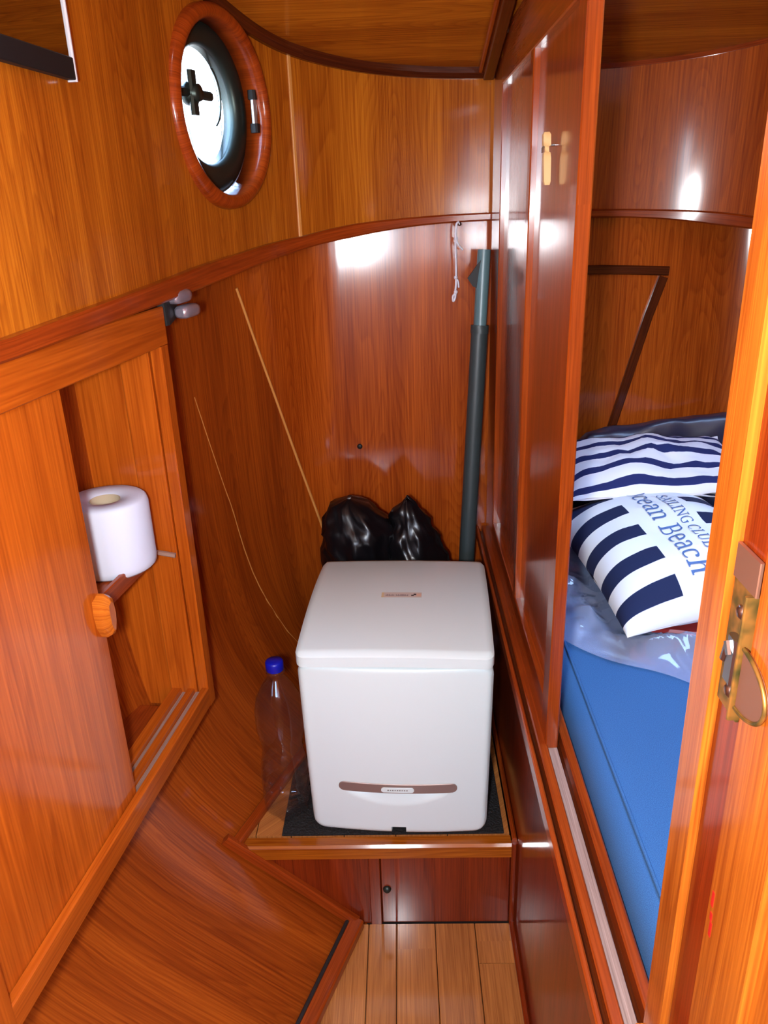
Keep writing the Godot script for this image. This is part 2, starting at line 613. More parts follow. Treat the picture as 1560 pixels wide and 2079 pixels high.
func build_shell() -> void:
	var last := wall_line.size() - 1
	var half := last / 2
	# --- floor: a sub-floor with separate teak planks
	var fl := structure("floor", "narrow brown teak floor planks in front of the step", "floor")
	part("subfloor", box_mesh(Vector3(-1.5, -.06, -1.9), Vector3(2.0, -.016, 1.1), 2), M.caulk, fl)
	var cuts := [-.36, -.30, -.228, -.155, -.083, -.033, .036, .107, .1785]
	for i in cuts.size() - 1:
		var w0: float = cuts[i] + .0006
		var w1: float = cuts[i + 1] - .0006
		var ends := [[-1.012, .9]]
		if i == cuts.size() - 2:
			ends = [[-1.012, -.9340], [-.9328, .9]]
		for e in ends:
			part("plank", box_mesh(Vector3(w0, -.016, e[0]), Vector3(w1, 0, e[1]), 2, .0012, Vector2(i * .13, i * .31 + e[0])), M.teak, fl)
	# --- ceiling
	var ce := structure("ceiling", "low varnished ceiling panel sloping down to the stern", "ceiling", Vector3(0, 1.6, -1))
	for q in [[-1.665, -1.05, -9.0, 9.0], [-1.05, -.50, -9.0, .38], [-1.05, -.50, .86, 9.0], [-.50, 1.1, -9.0, 9.0]]:
		part("panel", ceiling_slab(q[0], q[1], q[2], q[3]), M.panel, ce)
	# deck hatch over the berth
	var ha := structure("window_2", "deck hatch in the ceiling above the berth", "hatch", Vector3(.62, 1.65, -.75))
	for q in [[Vector3(.38, 0, -1.05), Vector3(.86, 0, -1.05)], [Vector3(.38, 0, -.50), Vector3(.86, 0, -.50)], [Vector3(.38, 0, -1.05), Vector3(.38, 0, -.50)], [Vector3(.86, 0, -1.05), Vector3(.86, 0, -.50)]]:
		var ends := []
		for p in q:
			ends.append(Vector3(p.x, ceil_y(p.z) + .012, p.z))
		part("coaming", bar_mesh(ends[0], ends[1], .016, .050, (ends[1] - ends[0]).cross(Vector3.UP)), M.trim, ha)
	var hp := plain(Color(.95, .98, 1.0, .05), .0)
	hp.transparency = BaseMaterial3D.TRANSPARENCY_ALPHA
	part("pane", bar_mesh(Vector3(.62, ceil_y(-1.05) + .03, -1.05), Vector3(.62, ceil_y(-.50) + .03, -.50), .48, .005), hp, ha)
	# --- upper walls
	var i_port := station(-.185)
	var i_near := station(-.352)
	var lo := func(i): return rail_bottom(wall_line[i].y) + .006
	var hi := func(i): return ceil_y(wall_line[i].y) + .03
	var wl := structure("wall_left", "varnished upper side wall with the round porthole", "wall", Vector3(-.35, 1.1, -.9))
	part("panel", wall_panel(0, i_near, lo, hi, Vector2(.0, -.5)), M.panel, wl)
	part("panel", holed_panel(i_near, i_port, 1.090, 1.60, Vector2(-.268, -1.334), .129, Vector2(.86, .05)), M.panel, wl)
	var sp: Vector2 = wall_line[i_port]
	var sn := wall_normal(i_port)
	part("seam", bar_mesh(Vector3(sp.x + sn.x * .001, rail_top(sp.y), sp.y + sn.y * .001), Vector3(sp.x + sn.x * .001, ceil_y(sp.y), sp.y + sn.y * .001), .007, .004, Vector3(-sn.y, 0, sn.x), .001), M.seam, wl, "thin pale joint strip")
	var i_star := last - i_port
	var wb := structure("wall_back", "varnished upper stern wall panel between the ceiling and the ledge", "wall", Vector3(.2, 1.1, -1.64))
	part("panel", wall_panel(i_port, half + 4, lo, hi, Vector2(.43, .06)), M.panel, wb)
	part("panel", wall_panel(half + 4, i_star, lo, hi, Vector2(.15, .05)), M.stern, wb)
	var wr := structure("wall_berth_side", "starboard upper wall beyond the berth", "wall", Vector3(.8, 1.1, -.9))
	part("panel", wall_panel(i_star, last, lo, hi, Vector2(.2, .1)), M.panel, wr)
	# --- ledge behind the walls that closes the gap down to the hull
	for side in 2:
		var a0: int = 0 if side == 0 else half
		var a1: int = half if side == 0 else last
		part("backing", wall_strip(a0, a1, func(i):
			var y := rail_bottom(wall_line[i].y)
			return [[-.45, y + .008], [-.004, y + .008], [-.004, y + .018], [-.45, y + .018]]), M.dark, wl if side == 0 else wr)
	# --- hull lining: side, stern, starboard
	var ys := []
	for k in 31:
		ys.append(-.08 + k * 1.29 / 30.0)
	var hl := structure("wall_hull_port", "curved varnished hull lining on the left under the ledge", "wall", Vector3(-.4, .2, -1.0))
	part("panel", hull_panel(0, JOINT_PORT, 70, ys, Vector2(.1, .05)), M.hull, hl)
	var hs := structure("wall_stern", "tall curved varnished stern panel below the ledge", "wall", Vector3(.1, .2, -1.62))
	part("panel", hull_panel(JOINT_PORT, JOINT_BERTH, 44, ys, Vector2(.05, .2)), M.stern, hs)
	var hr := structure("wall_hull_berth", "varnished hull lining beside the berth with a framed hatch", "wall", Vector3(.6, .55, -1.6))
	part("panel", hull_panel(JOINT_BERTH, 2.78, 24, ys, Vector2(.55, .12)), M.stern, hr)
	part("panel", hull_panel(2.78, 4.0, 40, ys, Vector2(.2, .1)), M.stern, hr)
	# pale joints on the lining
	for row in [JOINT_PORT.slice(1, 5), [[.25, 1.16], [.34, 1.105], [.50, 1.04], [.66, 1.0], [.90, .972]]]:
		var path := []
		for k in 21:
			var y := lerpf(row[-1][0], row[0][0], k / 20.0)
			var s := look_up(row, y)
			path.append(hull_at(s, y) + hull_normal(s, y) * (.0005 if row.size() == 4 else -.0023))
		var sj := begin()
		tube(sj, path, .0030, 6)
		part("seam", sj, M.seam, hl, "thin pale joint strip")
	# --- the ledge rail all round
	var rail := structure("trim_1", "red varnished ledge rail curving along the walls at eye height", "trim", Vector3(-.3, 1.1, -1.1))
	part("rail", wall_strip(0, half + 2, func(i):
		var z: float = wall_line[i].y
		var out := lerpf(.014, .012, clampf((-z - 1.3) / .3, 0, 1))
		var b := rail_bottom(z)
		var t := rail_top(z)
		return [[-.06, b], [out - .003, b], [out, b + .003], [out, t - .003], [out - .003, t], [-.01, t]]), M.trim, rail)
	part("rail", wall_strip(half + 2, last, func(i):
		var z: float = wall_line[i].y
		return [[-.06, rail_bottom(z)], [.016, rail_bottom(z)], [.02, rail_bottom(z) + .003], [.02, rail_top(z) - .003], [.016, rail_top(z)], [-.01, rail_top(z)]]), M.trim, rail)
	# --- ceiling trim
	var ct := structure("trim_2", "dark cove moulding where the ceiling meets the walls", "trim", Vector3(-.2, 1.45, -1.5))
	part("cove", wall_strip(station(-.42), half + 3, func(i):
		var c := ceil_y(wall_line[i].y)
		return [[-.004, c - .014], [.008, c - .014], [.016, c - .006], [.016, c + .004], [-.004, c + .004]]), M.dark, ct)
	part("cove", wall_strip(half + 3, last, func(i):
		var c := ceil_y(wall_line[i].y)
		return [[-.004, c - .006], [.004, c - .006], [.008, c + .004], [-.004, c + .004]]), M.trim, ct)
	# --- right lower wall in front of the berth
	var rw := structure("wall_right", "red varnished berth front below the sliding door track", "wall", Vector3(.19, 0, -.9))
	part("panel", box_mesh(Vector3(.178, 0, -1.70), Vector3(.192, .512, .9), 1, .001), M.red, rw)
	var tb := structure("trim_3", "slim wooden bead along the foot of the right wall", "trim", Vector3(.175, 0, -.9))
	part("bead", bar_mesh(Vector3(.173, .005, .9), Vector3(.173, .005, -1.012), .010, .012, Vector3.RIGHT, .003), M.red, tb)
	part("bead", bar_mesh(Vector3(.173, 0, -1.012), Vector3(.173, .19, -1.012), .010, .012, Vector3.RIGHT, .003), M.red, tb)
	part("bead", bar_mesh(Vector3(.173, .194, -1.012), Vector3(.173, .194, -1.55), .008, .012, Vector3.RIGHT, .003), M.trim, tb)
	# --- the cabin behind the camera: bulkhead with the open companionway that lets the day in
	var wf := structure("wall_front", "bulkhead with an open companionway behind the camera", "wall", Vector3(0, 0, .95))
	part("panel", box_mesh(Vector3(-1.5, -.06, .9), Vector3(-.30, 2.2, .95), 1), M.panel, wf)
	part("panel", box_mesh(Vector3(.15, -.06, .9), Vector3(2.0, 2.2, .95), 1), M.panel, wf)
	part("panel", box_mesh(Vector3(-.30, -.06, .9), Vector3(.15, 1.12, .95), 1), M.panel, wf)
	part("panel", box_mesh(Vector3(-.30, 1.46, .9), Vector3(.15, 2.2, .95), 1), M.panel, wf)
	var wp := structure("wall_passage", "passage wall to the right of the camera", "wall", Vector3(.22, 0, .2))
	part("panel", box_mesh(Vector3(.205, 0, -.33), Vector3(.24, 2.1, .9), 1, .001), M.post, wp)
	part("panel", box_mesh(Vector3(.24, 0, -.40), Vector3(1.7, 2.0, -.37), 1, .001), M.panel, wp)

# ---------------------------------------------------------------- fittings
func build_porthole() -> void:
	var n := Vector3(.942, 0, .335)
	var c := Vector3(-.268, 1.350, -1.334)
	var w := structure("window_1", "round porthole with bright daylight, dark metal frame and wooden ring", "porthole", c)
	# wooden ring
	var st := begin()
	lathe(st, c, [[.121, -.030], [.121, .004], [.124, .010], [.130, .013], [.137, .010], [.142, .004], [.143, -.004], [.143, -.03], [.121, -.03]], 64, n)
	part("wooden_ring", st, M.trim, w)
	# brown reveal through the thickness of the side
	var cw := c - n * .0 + Vector3(0, .008, 0)
	st = begin()
	lathe(st, c, [[.1285, -.02], [.1285, -.062]], 64, n)
	part("reveal", st, M.dark, w)
	st = begin()
	lathe(st, cw, [[.083, -.050], [.083, -.030], [.088, -.024], [.104, -.022], [.118, -.027], [.1275, -.032], [.1275, -.050], [.083, -.050]], 64, n)
	part("frame", st, M.bronze, w, "dark green metal window frame")
	st = begin()
	lathe(st, cw, [[.0, -.034], [.0845, -.034], [.0845, -.037], [.0, -.037]], 48, n)
	var pane := plain(Color(.93, .98, 1.0, .06), .0)
	pane.transparency = BaseMaterial3D.TRANSPARENCY_ALPHA
	part("pane", st, pane, w)
	# screw dog on the near side with its thin crescent, hinge on the far side
	var along := Vector3(.335, 0, -.942)
	var d1 := begin()
	var dog := cw - along * .050 + Vector3(0, .012, 0) - n * .022
	lathe(d1, dog, [[.0, -.008], [.016, -.008], [.018, .004], [.012, .008], [.012, .014], [.0, .015]], 20, n)
	bar(d1, dog - along * .05 + n * .002, dog + along * .050 + n * .002, .013, .010, Vector3.UP, .003)
	bar(d1, dog + n * .006 - Vector3(0, .030, 0) - along * .004, dog + n * .006 + Vector3(0, .030, 0) - along * .004, .018, .008, along, .003)
	part("screw_dog", d1, M.bronze, w, "dark screw clamp across the glass")
	st = begin()
	var arc := []
	for k in 13:
		var a := lerpf(-1.1, 1.1, k / 12.0)
		arc.append(dog + n * .004 + along * (.040 + .035 * cos(a)) + Vector3(0, sin(a) * .045, 0))
	tube(st, arc, .0016, 6, n)
	part("crescent", st, M.bronze, w)
	st = begin()
	var hg := cw + along * .116 - n * .010
	bar(st, hg - Vector3(0, .032, 0), hg - Vector3(0, .018, 0), .014, .016, n, .003)
	bar(st, hg + Vector3(0, .018, 0), hg + Vector3(0, .032, 0), .014, .016, n, .003)
	part("hinge", st, M.black, w)
	st = begin()
	bar(st, hg - Vector3(0, .018, 0), hg + Vector3(0, .018, 0), .010, .010, n, .003)
	part("hinge_pin", st, M.steel, w)

func build_mirror() -> void:
	var a := Vector3(-.346, 1.339, -.917)
	var b := Vector3(-.398, 1.339, -.50)
	var d := (b - a).normalized()
	var n := Vector3(-d.z, 0, d.x) * -1.0
	if n.x < 0:
		n = -n
	var m := thing("wall_mirror", "frameless mirror with a bright metal edge at the upper left wall", "mirror", a)
	var mid := (a + b) / 2 + n * .006
	part("glass", bar_mesh(Vector3(mid.x, 1.360, mid.z), Vector3(mid.x, 1.70, mid.z), a.distance_to(b) - .01, .006, d, .0008), M.mirror, m)
	part("edge_strip", bar_mesh(a + n * .006 + Vector3(0, -.002, 0), a + n * .006 + Vector3(0, .362, 0), .004, .011, d, .0012), M.chrome, m, "bright metal edge strip")
	part("lower_channel", bar_mesh(a + n * .006 + Vector3(0, .010, 0) + d * .002, b + n * .006 + Vector3(0, .010, 0), .010, .021, n, .001), M.black, m, "dark channel along the lower edge")

func build_locker() -> void:
	var t := thing("wall_locker", "varnished locker with a half open sliding door on the left wall", "locker", Vector3(-.40, .44, -.75))
	var f := Vector3(SLOPE, 0, -1).normalized()       # along the front, towards the stern
	var s := Vector3(-f.z, 0, f.x)                     # out of the front, into the cabin
	if s.x < 0:
		s = -s
	var z0 := -.40
	var z1 := -1.087
	part("top_rail", bar_mesh(locker(z0, .009, 1.060), locker(z1, .009, 1.060), .018, .052, s, .0015, Vector2(.1, .3)), M.locker, t)
	part("stile", bar_mesh(locker(-1.0755, .009, .441), locker(-1.0755, .009, 1.034), .018, .024, s, .0015, Vector2(.3, .1)), M.locker, t)
	part("stile", bar_mesh(locker(-.462, .009, .441), locker(-.462, .009, 1.034), .018, .125, s, .0015, Vector2(.33, .4)), M.locker, t)
	# bottom rail with two grooves for the sliding doors
	var st := begin()
	var prof := [Vector2(-.060, 0), Vector2(-.002, 0), Vector2(0, .002), Vector2(0, .034), Vector2(-.002, .036), Vector2(-.010, .036), Vector2(-.010, .028), Vector2(-.022, .028), Vector2(-.022, .036), Vector2(-.033, .036), Vector2(-.033, .028), Vector2(-.044, .028), Vector2(-.044, .036), Vector2(-.060, .036)]
	sweep(st, prof, [[locker(z0, 0, .441), s, Vector3.UP], [locker(-1.0635, 0, .441), s, Vector3.UP]], Vector2(.05, .2), false, false)
	part("bottom_rail", st, M.locker, t)
	for g in [-.016, -.0385]:
		part("groove_lining", bar_mesh(locker(-.53, -g, .4695), locker(-1.062, -g, .4695), .010, .0012, s, .0002), M.pale, t, "pale worn groove for the sliding door")
	var deep := Vector3(-1, 0, -.10).normalized()
	var e0 := locker(-1.069, .019, 0)
	part("end_post", bar_mesh(e0 + deep * .022 + Vector3(0, .441, 0), e0 + deep * .022 + Vector3(0, 1.07, 0), .044, .016, deep, .001, Vector2(.2, .2)), M.locker, t)
	part("end_panel", bar_mesh(e0 + deep * .172 + Vector3(0, .441, -.003), e0 + deep * .172 + Vector3(0, 1.07, -.003), .256, .012, deep, .001, Vector2(.4, .5)), M.locker, t)
	part("bottom_panel", bar_mesh(locker(-.42, .19, .446), locker(-1.064, .19, .446), .26, .012, s, .001, Vector2(.1, .7)), M.trim, t)
	part("back_panel", bar_mesh(locker(-.42, .325, .76), locker(-1.064, .325, .76), .010, .62, s, .001, Vector2(.6, .7)), M.trim, t)
	part("top_panel", bar_mesh(locker(-.40, .17, 1.078), locker(-1.087, .17, 1.078), .32, .012, s, .001, Vector2(.6, .7)), M.trim, t)
	part("near_panel", bar_mesh(locker(-.41, .17, .45), locker(-.41, .17, 1.07), .32, .012, s, .001, Vector2(.6, .7)), M.trim, t)
	var sh := part("shelf", bar_mesh(locker(-.42, .165, .7275), locker(-1.062, .165, .7275), .24, .012, s, .001, Vector2(.2, .9)), M.trim, t)
	part("shelf_lip", bar_mesh(locker(-.42, .047, .732), locker(-1.050, .047, .732), .008, .026, s, .0015, Vector2(.4, .9)), M.trim, sh)
	part("shelf_peg", bar_mesh(locker(-1.054, .046, .728), locker(-1.054, .018, .722), .007, .006, f, .001), M.pale, sh, "pale splintered peg end")
	var dr := part("sliding_door", bar_mesh(locker(-.6175, .0165, .4705), locker(-.6175, .0165, 1.040), .418, .010, f, .0012, Vector2(.22, .15)), M.locker, t)
	# carved finger pull, a pointed lens of wood
	var c := locker(-.819, .0115, .752)
	st = begin()
	var outline := [Vector2(-.013, .024), Vector2(.002, .029), Vector2(.012, .022), Vector2(.015, .002), Vector2(.011, -.014), Vector2(.002, -.029), Vector2(-.006, -.027), Vector2(-.013, -.012), Vector2(-.015, .006)]
	outline.reverse()
	var loops := []
	for lv in [[0.0, 1.0], [.008, 1.0], [.014, .78], [.017, .45]]:
		var loop := []
		for p in outline:
			loop.append(c + s * lv[0] + f * (p.x * lv[1]) + Vector3.UP * (p.y * (.4 + .6 * lv[1])))
		loops.append(loop)
	loft(st, loops)
	part("finger_pull", st, M.post, dr, "small carved wooden finger pull")

func build_latch() -> void:
	var t := thing("locker_catch", "pair of rounded silver catch pads at the locker's top corner", "catch", Vector3(-.322, 1.06, -1.12))
	part("base", bar_mesh(Vector3(-.333, 1.062, -1.122), Vector3(-.333, 1.104, -1.116), .016, .055, Vector3.RIGHT, .003), M.black, t)
	for p in [[Vector3(-.316, 1.0945, -1.128), .0], [Vector3(-.310, 1.0725, -1.142), .0]]:
		var st := begin()
		var loops := []
		var ax := Vector3(.30, .02, -.95).normalized()
		var side := Vector3(.95, 0, .30).normalized()
		for q in [[-1.0, .55], [-.9, .85], [-.6, 1.0], [.5, 1.0], [.85, .9], [1.0, .6]]:
			var loop := []
			for k in 14:
				var a := TAU * k / 14
				var sx := signf(cos(a)) * pow(absf(cos(a)), .7)
				var sy := signf(sin(a)) * pow(absf(sin(a)), .7)
				loop.append(p[0] + ax * (q[0] * .021) + side * (sx * .012 * q[1]) + Vector3.UP * (sy * .0095 * q[1]))
			loops.append(loop)
		loft(st, loops, Vector2.ZERO, true, true)
		part("pad", st, M.pad, t)

func build_roll() -> void:
	var st := begin()
	var b := Vector3(-.420, .7345, -.998)
	lathe(st, b, [[.021, .002], [.053, .0], [.057, .004], [.058, .012], [.058, .094], [.056, .101], [.052, .1045], [.024, .103], [.021, .100], [.021, .002]], 40)
	var t := thing("toilet_roll", "white toilet paper roll standing on the locker shelf", "toilet roll", b)
	part("paper", st, M.paper, t)
	st = begin()
	lathe(st, b, [[.0200, .001], [.0200, .102], [.0206, .102], [.0206, .001]], 28)
	part("core", st, plain(Color(.72, .66, .55), .9), t, "grey card core")

func build_step() -> void:
	var t := thing("step_platform", "raised varnished wooden step carrying the white fridge", "step", Vector3(-.05, 0, -1.02))
	var z := -1.015
	# riser boards, cut along the hull on the left
	var back := begin()
	var lo := [Vector3(-.125, .0, z), Vector3(-.079, .0, z), Vector3(-.079, .156, z), Vector3(-.30, .156, z)]
	var l1 := []
	for p in lo:
		l1.append(p + Vector3(0, 0, -.014))
	loft(back, [lo, l1], Vector2(.0, .0))
	part("riser_panel", back, M.red, t)
	part("riser_post", box_mesh(Vector3(-.079, 0, z - .016), Vector3(-.059, .157, z + .003), 1, .0015), M.red, t)
	var dd := part("riser_door", box_mesh(Vector3(-.058, .002, z - .014), Vector3(.168, .156, z), 1, .0015, Vector2(.3, .3)), M.red, t)
	var st := begin()
	lathe(st, Vector3(-.048, .082, z), [[.0, .006], [.004, .006], [.0065, .003], [.0075, .0], [.0, .0]], 16, Vector3.BACK)
	part("finger_knob", st, M.bronze, dd, "small dark metal knob")
	part("nosing", bar_mesh(Vector3(-.318, .1715, z - .006), Vector3(.168, .1715, z - .006), .026, .031, Vector3.BACK, .004), M.panel, t, "lighter wooden nosing")
	# deck of the step: teak planks, only some of which the mat leaves bare
	for x in [[-.318, -.275], [-.275, -.213], [-.213, -.12], [-.12, -.03], [-.03, .06], [.06, .168]]:
		var far := func(px: float) -> float: return maxf(-1.60, minf(-1.04, -1.015 - (px + .318) / .38))
		var l0 := []
		var l2 := []
		for p in [[x[0] + .0008, z - .020], [x[1] - .0008, z - .020], [x[1] - .0008, far.call(x[1])], [x[0] + .0008, far.call(x[0])]]:
			l0.append(Vector3(p[0], STEP, p[1]))
			l2.append(Vector3(p[0], .172, p[1]))
		st = begin()
		loft(st, [l2, l0])
		part("plank", st, M.teak, t)
	# beads along the hull
	var tr := structure("trim_4", "wooden beads along the hull beside the step and floor", "trim", Vector3(-.25, .1, -1.02))
	var p0 := Vector3(-.322, .206, -1.010)
	var p1 := Vector3(-.106, .010, -1.010)
	part("bead", bar_mesh(p0, p1, .014, .020, Vector3.BACK, .003), M.trim, tr)
	part("bead", bar_mesh(Vector3(-.304, .194, -1.012), Vector3(-.134, .194, -1.46), .018, .016, Vector3.RIGHT, .003), M.trim, tr)
	part("bead", bar_mesh(Vector3(-.104, .010, -1.008), Vector3(-.104 - .36 * .6, .010, -.408), .026, .020, Vector3.RIGHT, .003), M.trim, tr)

	part("caulking", bar_mesh(Vector3(-.121, .014, -1.004), Vector3(-.121 - .36 * .6, .014, -.404), .006, .016, Vector3.RIGHT, .002), M.caulk, tr, "dark caulking line")

func build_door_and_track() -> void:
	# --- track
	var tk := structure("trim_5", "worn wooden sliding door track with pale bare groove", "trim", Vector3(.19, .5, -.9))
	var zn := -.30
	var zf := -1.62
	for s in [["lip", .160, .1665, .498, .5195, M.trim], ["strip", .173, .1855, .498, .5195, M.trim], ["back_rail", .2055, .2175, .498, .525, M.trim]]:
		part(s[0], box_mesh(Vector3(s[1], s[3], zf), Vector3(s[2], s[4], zn), 2, .0018, Vector2(s[1] * 9, .1)), s[5], tk)
	part("base", box_mesh(Vector3(.161, .492, zf), Vector3(.217, .506, zn), 2, .001), M.dark, tk)
	part("worn_groove", box_mesh(Vector3(.1857, .505, zf), Vector3(.1988, .5135, zn), 2, .0005), M.pale, tk, "pale bare wood worn by the door")
	# --- sliding door
	var dz0 := -.855
	var dz1 := -1.615
	var x0 := .183
	var x1 := .1995
	var d := structure("door_1", "tall varnished sliding door panel standing open in its track", "door", Vector3(.19, .514, -1.2))
	var top := ceil_y(-.9) - .02
	var frame := func(za: float, zb: float, ya: float, yb: float, grain: int, called: String):
		part(called, box_mesh(Vector3(x0, ya, za), Vector3(x1, yb, zb), grain, .0016, Vector2(za, ya)), M.door, d)
	frame.call(-.892, dz0, .514, ceil_y(-.87) - .004, 1, "stile")
	frame.call(-1.190, -1.166, .577, 1.391, 1, "stile")
	frame.call(dz1, -1.496, .514, ceil_y(dz1) - .004, 1, "stile")
	frame.call(-1.496, -.892, .514, .577, 2, "bottom_rail")
	frame.call(-1.496, -.892, 1.391, 1.47, 2, "top_rail")
	part("top_rail", box_mesh(Vector3(x0, 1.47, -1.25), Vector3(x1, 1.60, -.892), 2, .001), M.door, d)
	for p in [[-1.166, -.892], [-1.496, -1.190]]:
		part("panel", box_mesh(Vector3(x0 + .009, .577, p[0]), Vector3(x1 - .002, 1.391, p[1]), 1, .0005, Vector2(p[0] * 2, .1)), M.door, d)
	# --- top track beam under the ceiling
	var bm := structure("trim_6", "dark top track beam for the sliding door", "trim", Vector3(.172, 1.45, -1.2))
	var a := Vector3(.171, ceil_y(-.3) - .012, -.3)
	var b := Vector3(.171, ceil_y(-1.61) - .012, -1.61)
	part("beam", bar_mesh(a, b, .020, .030, Vector3.RIGHT, .002), M.dark, bm)
	part("bead", bar_mesh(a + Vector3(-.014, .004, 0), b + Vector3(-.014, .004, 0), .008, .012, Vector3.RIGHT, .002), M.trim, bm)
	for z in [-1.44, -1.12]:
		var st := begin()
		lathe(st, Vector3(.1815, ceil_y(z) - .018, z), [[.0, -.004], [.004, -.004], [.0045, -.002], [.004, 0], [.0, 0]], 12, Vector3.LEFT)
		part("screw", st, M.steel, bm)
	# --- wooden peg hung on the door
	var pg := thing("wooden_peg", "small pale wooden peg hung on the sliding door", "peg", Vector3(.185, 1.22, -1.04))
	var st2 := begin()
	var loops := []
	for q in [[0.0, .0035, .003], [.004, .005, .004], [.030, .0055, .0045], [.036, .005, .004], [.037, .0035, .0025], [.043, .0035, .0025], [.044, .0055, .0045], [.056, .0058, .0045], [.059, .004, .003]]:
		var h: float = q[0]
		var cpt := Vector3(.183 - .03 * h, 1.2225 + h, -1.030 - .10 * h)
		loops.append([cpt + Vector3(q[2], 0, q[1]), cpt + Vector3(-q[2], 0, q[1]), cpt + Vector3(-q[2], 0, -q[1]), cpt + Vector3(q[2], 0, -q[1])])
	loft(st2, loops)
	part("stick", st2, plain(Color(.80, .66, .44), .6), pg)
	st2 = begin()
	tube(st2, [Vector3(.192, 1.267, -1.036), Vector3(.180, 1.267, -1.036), Vector3(.177, 1.264, -1.035), Vector3(.1765, 1.259, -1.034)], .0013, 8)
	part("hook", st2, M.steel, pg)

func build_post() -> void:
	var t := thing("door_post", "bright orange varnished door post with a brass lock plate at the right edge", "door post", Vector3(.22, .5, -.40))
	var y1 := ceil_y(-.4) - .002
	part("edge_trim", box_mesh(Vector3(.1985, .526, -.468), Vector3(.245, y1, -.4285), 1, .004, Vector2(.1, .2)), M.post, t)
	part("rebate", box_mesh(Vector3(.2035, .526, -.4285), Vector3(.245, y1, -.3905), 1, .0008, Vector2(.3, .6)), M.rebate, t)
	part("face_board", box_mesh(Vector3(.1995, .526, -.3905), Vector3(.24, y1, -.3305), 1, .0012, Vector2(.2, .1)), M.post, t)
	for q in [[.769, .012, -.3845], [.755, .006, -.383], [.745, .012, -.3815]]:
		part("paint_mark", box_mesh(Vector3(.1990, q[0] - q[1] / 2, q[2] - .0016), Vector3(.1998, q[0] + q[1] / 2, q[2] + .0016), 1, .0003), M.redpaint, t, "small red paint mark")
	part("foot", box_mesh(Vector3(.193, .0, -.468), Vector3(.245, .526, -.3305), 1, .001, Vector2(.3, .1)), M.post, t)
	# lock plate: brass plate in the rebate, two screws, a cast keeper and a round lip
	var x := .2026
	var pl := part("lock_plate", box_mesh(Vector3(x - .0016, .902, -.4265), Vector3(x + .001, .992, -.3975), 1, .0006), M.brass, t, "patinated brass lock plate")
	for y in [.972, .916]:
		var st := begin()
		lathe(st, Vector3(x - .0015, y, -.4115), [[.0, .0026], [.003, .0022], [.0048, .0006], [.005, -.001], [.0, -.001]], 16, Vector3.LEFT)
		part("screw", st, M.steel, pl)
	part("upper_leaf", box_mesh(Vector3(x - .0030, .990, -.4262), Vector3(x - .0005, 1.012, -.3945), 1, .0006), M.pink_brass, t, "brass leaf with its pink reflection put into the colour")  # same brass as the plate; the pink reflection is painted in
	var k := begin()
	bar(k, Vector3(x - .004, .926, -.407), Vector3(x - .004, .957, -.407), .006, .013, Vector3.RIGHT, .002)
	bar(k, Vector3(x - .006, .937, -.415), Vector3(x - .006, .949, -.412), .005, .005, Vector3.RIGHT, .0015)
	bar(k, Vector3(x - .007, .946, -.405), Vector3(x - .007, .953, -.410), .005, .007, Vector3.RIGHT, .0015)
	part("keeper", k, M.steel, pl, "worn steel keeper")
	part("plate_edge", box_mesh(Vector3(x - .0075, .905, -.3985), Vector3(x + .001, .990, -.3955), 1, .0008), M.brass, pl)
	var lip := begin()
	var l0 := []
	var l1 := []
	for q in 25:
		var a := lerpf(-PI / 2, PI / 2, q / 24.0)
		var p := Vector3(x - .0055, .937 + sin(a) * .0205, -.393 + cos(a) * .034)
		l0.append(p)
		l1.append(p + Vector3(.002, 0, 0))
	loft(lip, [l0, l1])
	part("round_lip", lip, M.pink_brass, pl, "round worn metal lip")
	lip = begin()
	var rim := []
	for q in 25:
		var a := lerpf(-PI / 2, PI / 2, q / 24.0)
		rim.append(Vector3(x - .0055, .937 + sin(a) * .0205, -.393 + cos(a) * .034))
	tube(lip, rim, .0014, 6, Vector3.RIGHT)
	part("lip_rim", lip, M.brass, pl)

